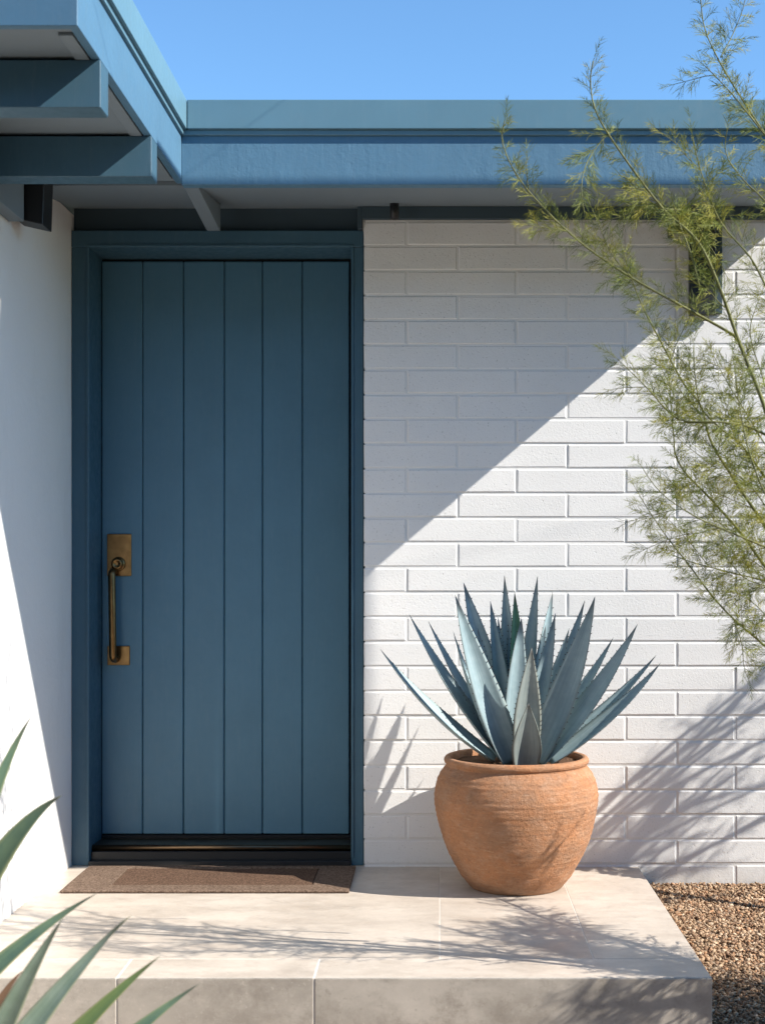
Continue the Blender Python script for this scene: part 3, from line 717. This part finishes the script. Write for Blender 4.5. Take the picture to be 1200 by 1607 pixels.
ty = -1.5
tree = thing('feathery_tree', (1.42, ty, -.25), 'wispy yellow green desert tree leaning in from the right', 'tree')
fol = Foliage(11); R = random.Random(21)
J = {'a': (1400, 1330), 'b': (1330, 1120), 'c': (1300, 960)}
BRN = [ # points in photo pixels, depth from-to, radii mm, extra twigs, tone
 ([J['a'], (1300, 1000), (1232, 770), (1200, 643), (1159, 537), (1128, 451), (1094, 379), (1040, 328), (985, 256), (937, 181), (926, 130), (930, 96)], -1.5, -1.55, 9, 1.6, .45, .9),
 ([(1159, 537), (1149, 525), (1091, 492), (1060, 475), (992, 437), (930, 396), (889, 362), (862, 336), (824, 294), (800, 256), (787, 218), (791, 190)], -1.52, -1.62, 4.2, 1.3, .10, 1.0),
 ([J['b'], (1240, 905), (1200, 827), (1174, 787), (1149, 749), (1115, 693), (1099, 637), (1071, 600), (1033, 530), (1005, 475), (988, 430), (975, 385)], -1.45, -1.40, 7, 1.2, .35, 1.6),
 ([(1098, 455), (1084, 400), (1067, 355), (1056, 322)], -1.53, -1.58, 2.6, 1.2, .0, 1.2),
 ([J['c'], (1240, 930), (1200, 889), (1165, 840), (1118, 787), (1065, 728), (1056, 678), (1052, 631), (1050, 595)], -1.42, -1.38, 6, 1.2, .25, 1.8),
 ([(1270, 720), (1200, 682), (1165, 667), (1124, 662), (1074, 661), (1049, 647), (1024, 619), (1006, 600), (968, 563)], -1.55, -1.62, 4.4, 1.1, .2, 1.5),
 ([(1290, 930), (1200, 911), (1149, 899), (1087, 883), (1052, 870)], -1.40, -1.36, 3.4, 1.2, .2, 1.2),
 ([J['b'], (1250, 1060), (1200, 1014), (1149, 970), (1115, 933), (1080, 886), (1046, 843), (1018, 802), (1003, 778)], -1.5, -1.45, 4.6, 1.1, .2, 1.2),
 ([(1250, 880), (1192, 855), (1133, 830), (1093, 812), (1049, 784), (1024, 759), (1008, 735)], -1.6, -1.66, 3.4, 1.0, .15, 1.3),
 ([(1260, 820), (1200, 749), (1165, 701), (1130, 672), (1100, 640), (1090, 590), (1088, 540)], -1.48, -1.52, 3.8, 1.1, .15, 1.6),
 ([(1300, 420), (1255, 290), (1200, 211), (1165, 158), (1130, 100), (1105, 45), (1098, -10)], -1.5, -1.45, 4.2, 1.4, .3, .5),
 ([(1240, 262), (1190, 200), (1150, 150), (1120, 118), (1106, 104)], -1.52, -1.56, 2.8, 1.2, .2, .3),
 ([(1130, 90), (1150, 52), (1166, 10), (1172, -25)], -1.46, -1.44, 2.0, 1.0, .05, .2),
 ([(1270, 640), (1235, 520), (1200, 448), (1176, 403), (1132, 352), (1108, 297), (1094, 250), (1086, 215)], -1.6, -1.66, 4.4, 1.1, .2, 1.2),
 ([(1290, 420), (1200, 316), (1173, 290), (1145, 256), (1137, 230), (1140, 205)], -1.42, -1.38, 3.0, 1.1, .15, .7),
 ([(1149, 970), (1163, 1010), (1166, 1045), (1172, 1062)], -1.49, -1.5, 1.8, .8, .05, .8),
 ([(1270, 700), (1215, 640), (1192, 580), (1176, 520), (1190, 470)], -1.4, -1.36, 3.2, 1.0, .15, 1.0),
 ([(1290, 880), (1215, 800), (1178, 720), (1160, 640), (1152, 580)], -1.62, -1.7, 3.4, 1.0, .1, 1.6),
 ([(1040, 328), (1075, 330), (1110, 340), (1150, 338)], -1.55, -1.5, 1.6, .8, .0, 1.0),
 ([(1094, 379), (1070, 345), (1040, 322), (1010, 312), (960, 330)], -1.5, -1.46, 1.8, .8, .0, 1.0),
 ([(955, 208), (925, 245), (912, 290), (918, 345)], -1.55, -1.6, 1.6, .8, .0, .4),
 ([(992, 437), (960, 400), (938, 350), (925, 320)], -1.58, -1.6, 1.8, .8, .0, .7),
 ([(1250, 960), (1210, 905), (1180, 880), (1150, 868), (1120, 862)], -1.44, -1.4, 2.2, .8, .1, 1.0),
 ([(1280, 800), (1215, 720), (1165, 640), (1135, 590), (1120, 560)], -1.44, -1.40, 2.8, .9, .1, 1.4),
 ([(1290, 900), (1225, 830), (1175, 760), (1130, 735), (1090, 745)], -1.56, -1.62, 2.8, .9, .1, 1.4),
 ([(1290, 1000), (1220, 930), (1165, 905), (1120, 850), (1090, 830)], -1.5, -1.45, 2.6, .9, .1, 1.2),
 ([(1270, 1060), (1215, 985), (1180, 945), (1140, 925), (1112, 918)], -1.55, -1.6, 2.6, .8, .1, 1.0),
]
for (pts, y0, y1, r0, r1, st, sub) in BRN:
    n = len(pts); path = [W(px, py, y0 + (y1 - y0) * i / (n - 1) + .03 * math.sin(i * 1.7 + px)) for i, (px, py) in enumerate(pts)]
    L_ = sum((b - a).length for a, b in zip(path, path[1:]))
    grow(tree, fol, path, r0 * 1e-3, r1 * 1e-3, R, st, .0095, (.03, .085) if sub < 1.1 else (.035, .10), sub * (2.4 if sub < 1.1 else 5.0))
# trunk and the branches beyond the right edge of the picture
ja = W(*J['a'], -1.5)
MB().tube(resample([Vector((1.42, ty, -.27)), Vector((1.38, ty + .01, 0)), Vector((1.30, ty, .2)), ja], .04), [.032, .03, .027, .025, .022, .02, .018, .016, .014, .013, .012, .011][:len(resample([Vector((1.42, ty, -.27)), Vector((1.38, ty + .01, 0)), Vector((1.30, ty, .2)), ja], .04))] if False else .016, 10).build('trunk', M_BARK, tree)
fol2 = Foliage(12)
for (px, py) in ((1330, 1120), (1300, 960)):
    MB().tube(resample([ja, (ja + W(px, py, -1.46)) / 2 + Vector((.01, .01, 0)), W(px, py, -1.46)], .03), .0075, 8).build('branch', M_BARK, tree)
for i in range(27):
    a = R.uniform(-.2, 1.0); up = R.uniform(.05, 1.1); L_ = R.uniform(.8, 1.35)
    q = ja + Vector((R.uniform(-.02, .06), 0, R.uniform(-.25, .2))); d = Vector((.2 + .6 * a, R.uniform(-.06, .20), up)).normalized(); pth = [q]
    for s in range(6):
        d = (d + Vector((R.gauss(.02, .07), R.gauss(0, .08), R.gauss(-.02, .06)))).normalized(); q = q + d * L_ / 6
        pth.append(q)
    grow(tree, fol2, pth, .013, .0030, R, .15, .011, (.07, .18), 3.0, wid=2.4)
o = put(D.objects.new('foliage', fol.mesh('foliage')), tree); o['kind'] = 'stuff'
o = put(D.objects.new('foliage', fol2.mesh('foliage')), tree); o['kind'] = 'stuff'

# a second one by the wall just outside the picture; its shade falls on the white wall
shrub = thing('feathery_shrub', (1.75, -.62, H - 1.2), 'wispy desert shrub by the white wall beyond the right edge', 'shrub')
fol3 = Foliage(13)
sq = [Vector((1.75, -.62, H - 1.2)), Vector((1.86, -.58, H - .6)), Vector((2.02, -.54, H - .1)), Vector((2.25, -.50, H + .30))]
MB().tube(resample(sq, .05), .016, 8).build('trunk', M_BARK, shrub)
st_ = [p + Vector((-.06, -.06, .13)) for p in resample(sq, .02)]
for i in range(24):
    q = st_[int(len(st_) * R.uniform(.42, .98))].copy(); d = Vector((1, R.uniform(-.10, .10), R.uniform(.62, 1.02))).normalized(); pth = [q]; L_ = R.uniform(.8, 1.5)
    for s in range(6):
        d = (d + Vector((R.gauss(.0, .05), R.gauss(0, .04), R.gauss(-.02, .05)))).normalized(); q = q + d * L_ / 6; q.y = max(min(q.y, -.40), -.85); pth.append(q.copy())
    grow(shrub, fol3, pth, .010, .0030, R, .12, .020, (.03, .085), .5, dense=.8, wid=1.5)
o = put(D.objects.new('foliage', fol3.mesh('foliage')), shrub); o['kind'] = 'stuff'

# ------------------------------------------------------------------ unseen shadow caster, added and cut to shade door and side wall
def proj(xp, zp, zr):
    y = (zp - zr) * .36 / .80
    return Vector((xp - y / .36, y, H + zr))
zr = 3.0
cs = [proj(*p, zr) for p in ((-2.513, -.090), (-.62, -.092), (-.254, -.028), (-.260, -.93), (-4.42, -1.768), (-3.80, -1.249), (-3.585, -1.073), (-3.55, -.922))]
n = len(cs)
ss = thing('shadow_caster', (3.0, -1.7, H + zr), 'added unseen sheet cut to cast shade on door and side wall', 'shadow caster')
MB().add(cs + [c + Vector((0, 0, .004)) for c in cs], [tuple(range(n)), tuple(range(n, 2 * n))[::-1]] + [(i, i + n, (i + 1) % n + n, (i + 1) % n) for i in range(n)]).build('caster_sheet', M_CASTER, ss)
anch = [Vector((3.4, 3.2, H + 3.4)), Vector((7.5, -.9, H + 3.2)), Vector((7.5, -2.0, H + 3.2)), Vector((-3.0, -7.0, H + 3.3))]
for c, a in zip((cs[0], cs[2], cs[3], cs[4]), anch): MB().tube([c, a], .0009, 6).build('caster_cable', M_BLACK, ss)
for p, w_ in zip(anch, ('behind the white wall', 'closer to the house', 'farther from the house', 'by the added leafy screen')):
    t = thing('caster_post', (p.x, p.y, H - 1.36), 'added unseen post for the shadow caster, ' + w_, 'post', 'posts of the added shadow caster')
    MB().lathe([(.05, 0), (.04, 4.8), (.0, 4.81)], (p.x, p.y, H - 1.40), 12).build('shaft', M_BLACK, t)

# ------------------------------------------------------------------ leafy screen added behind the viewer to keep the low sky off the porch
hg = MB(); R = random.Random(8)
for i in range(5200):
    p = Vector((R.uniform(-16, 13), -9.0 + abs(R.gauss(0, .28)), R.uniform(-.4, 4.4) + R.random() * .5)); a = R.uniform(0, 6.28); l = R.uniform(.12, .26)
    d = Vector((math.cos(a), R.uniform(-.2, .6), math.sin(a))) * l; e = Vector((-math.sin(a), R.uniform(-.2, .6), math.cos(a))) * l * .6
    hg.add([p - d, p - e, p + d, p + e], [(0, 1, 2, 3)])
hg.box(-16, 13, -9.9, -9.05, H - 1.36, 4.4)
t = thing('sky_screen', (-1.5, -9.4, H - 1.36), 'added unseen leafy screen behind the viewer that blocks low sky light', 'sky_screen')
x = NT('sky_screen_leaf', .7, .2); x.col(x.mix(x.noise(6, 4), (.035, .06, .025), (.06, .085, .03)))
o = hg.build('foliage', x.m, t); o['kind'] = 'stuff'
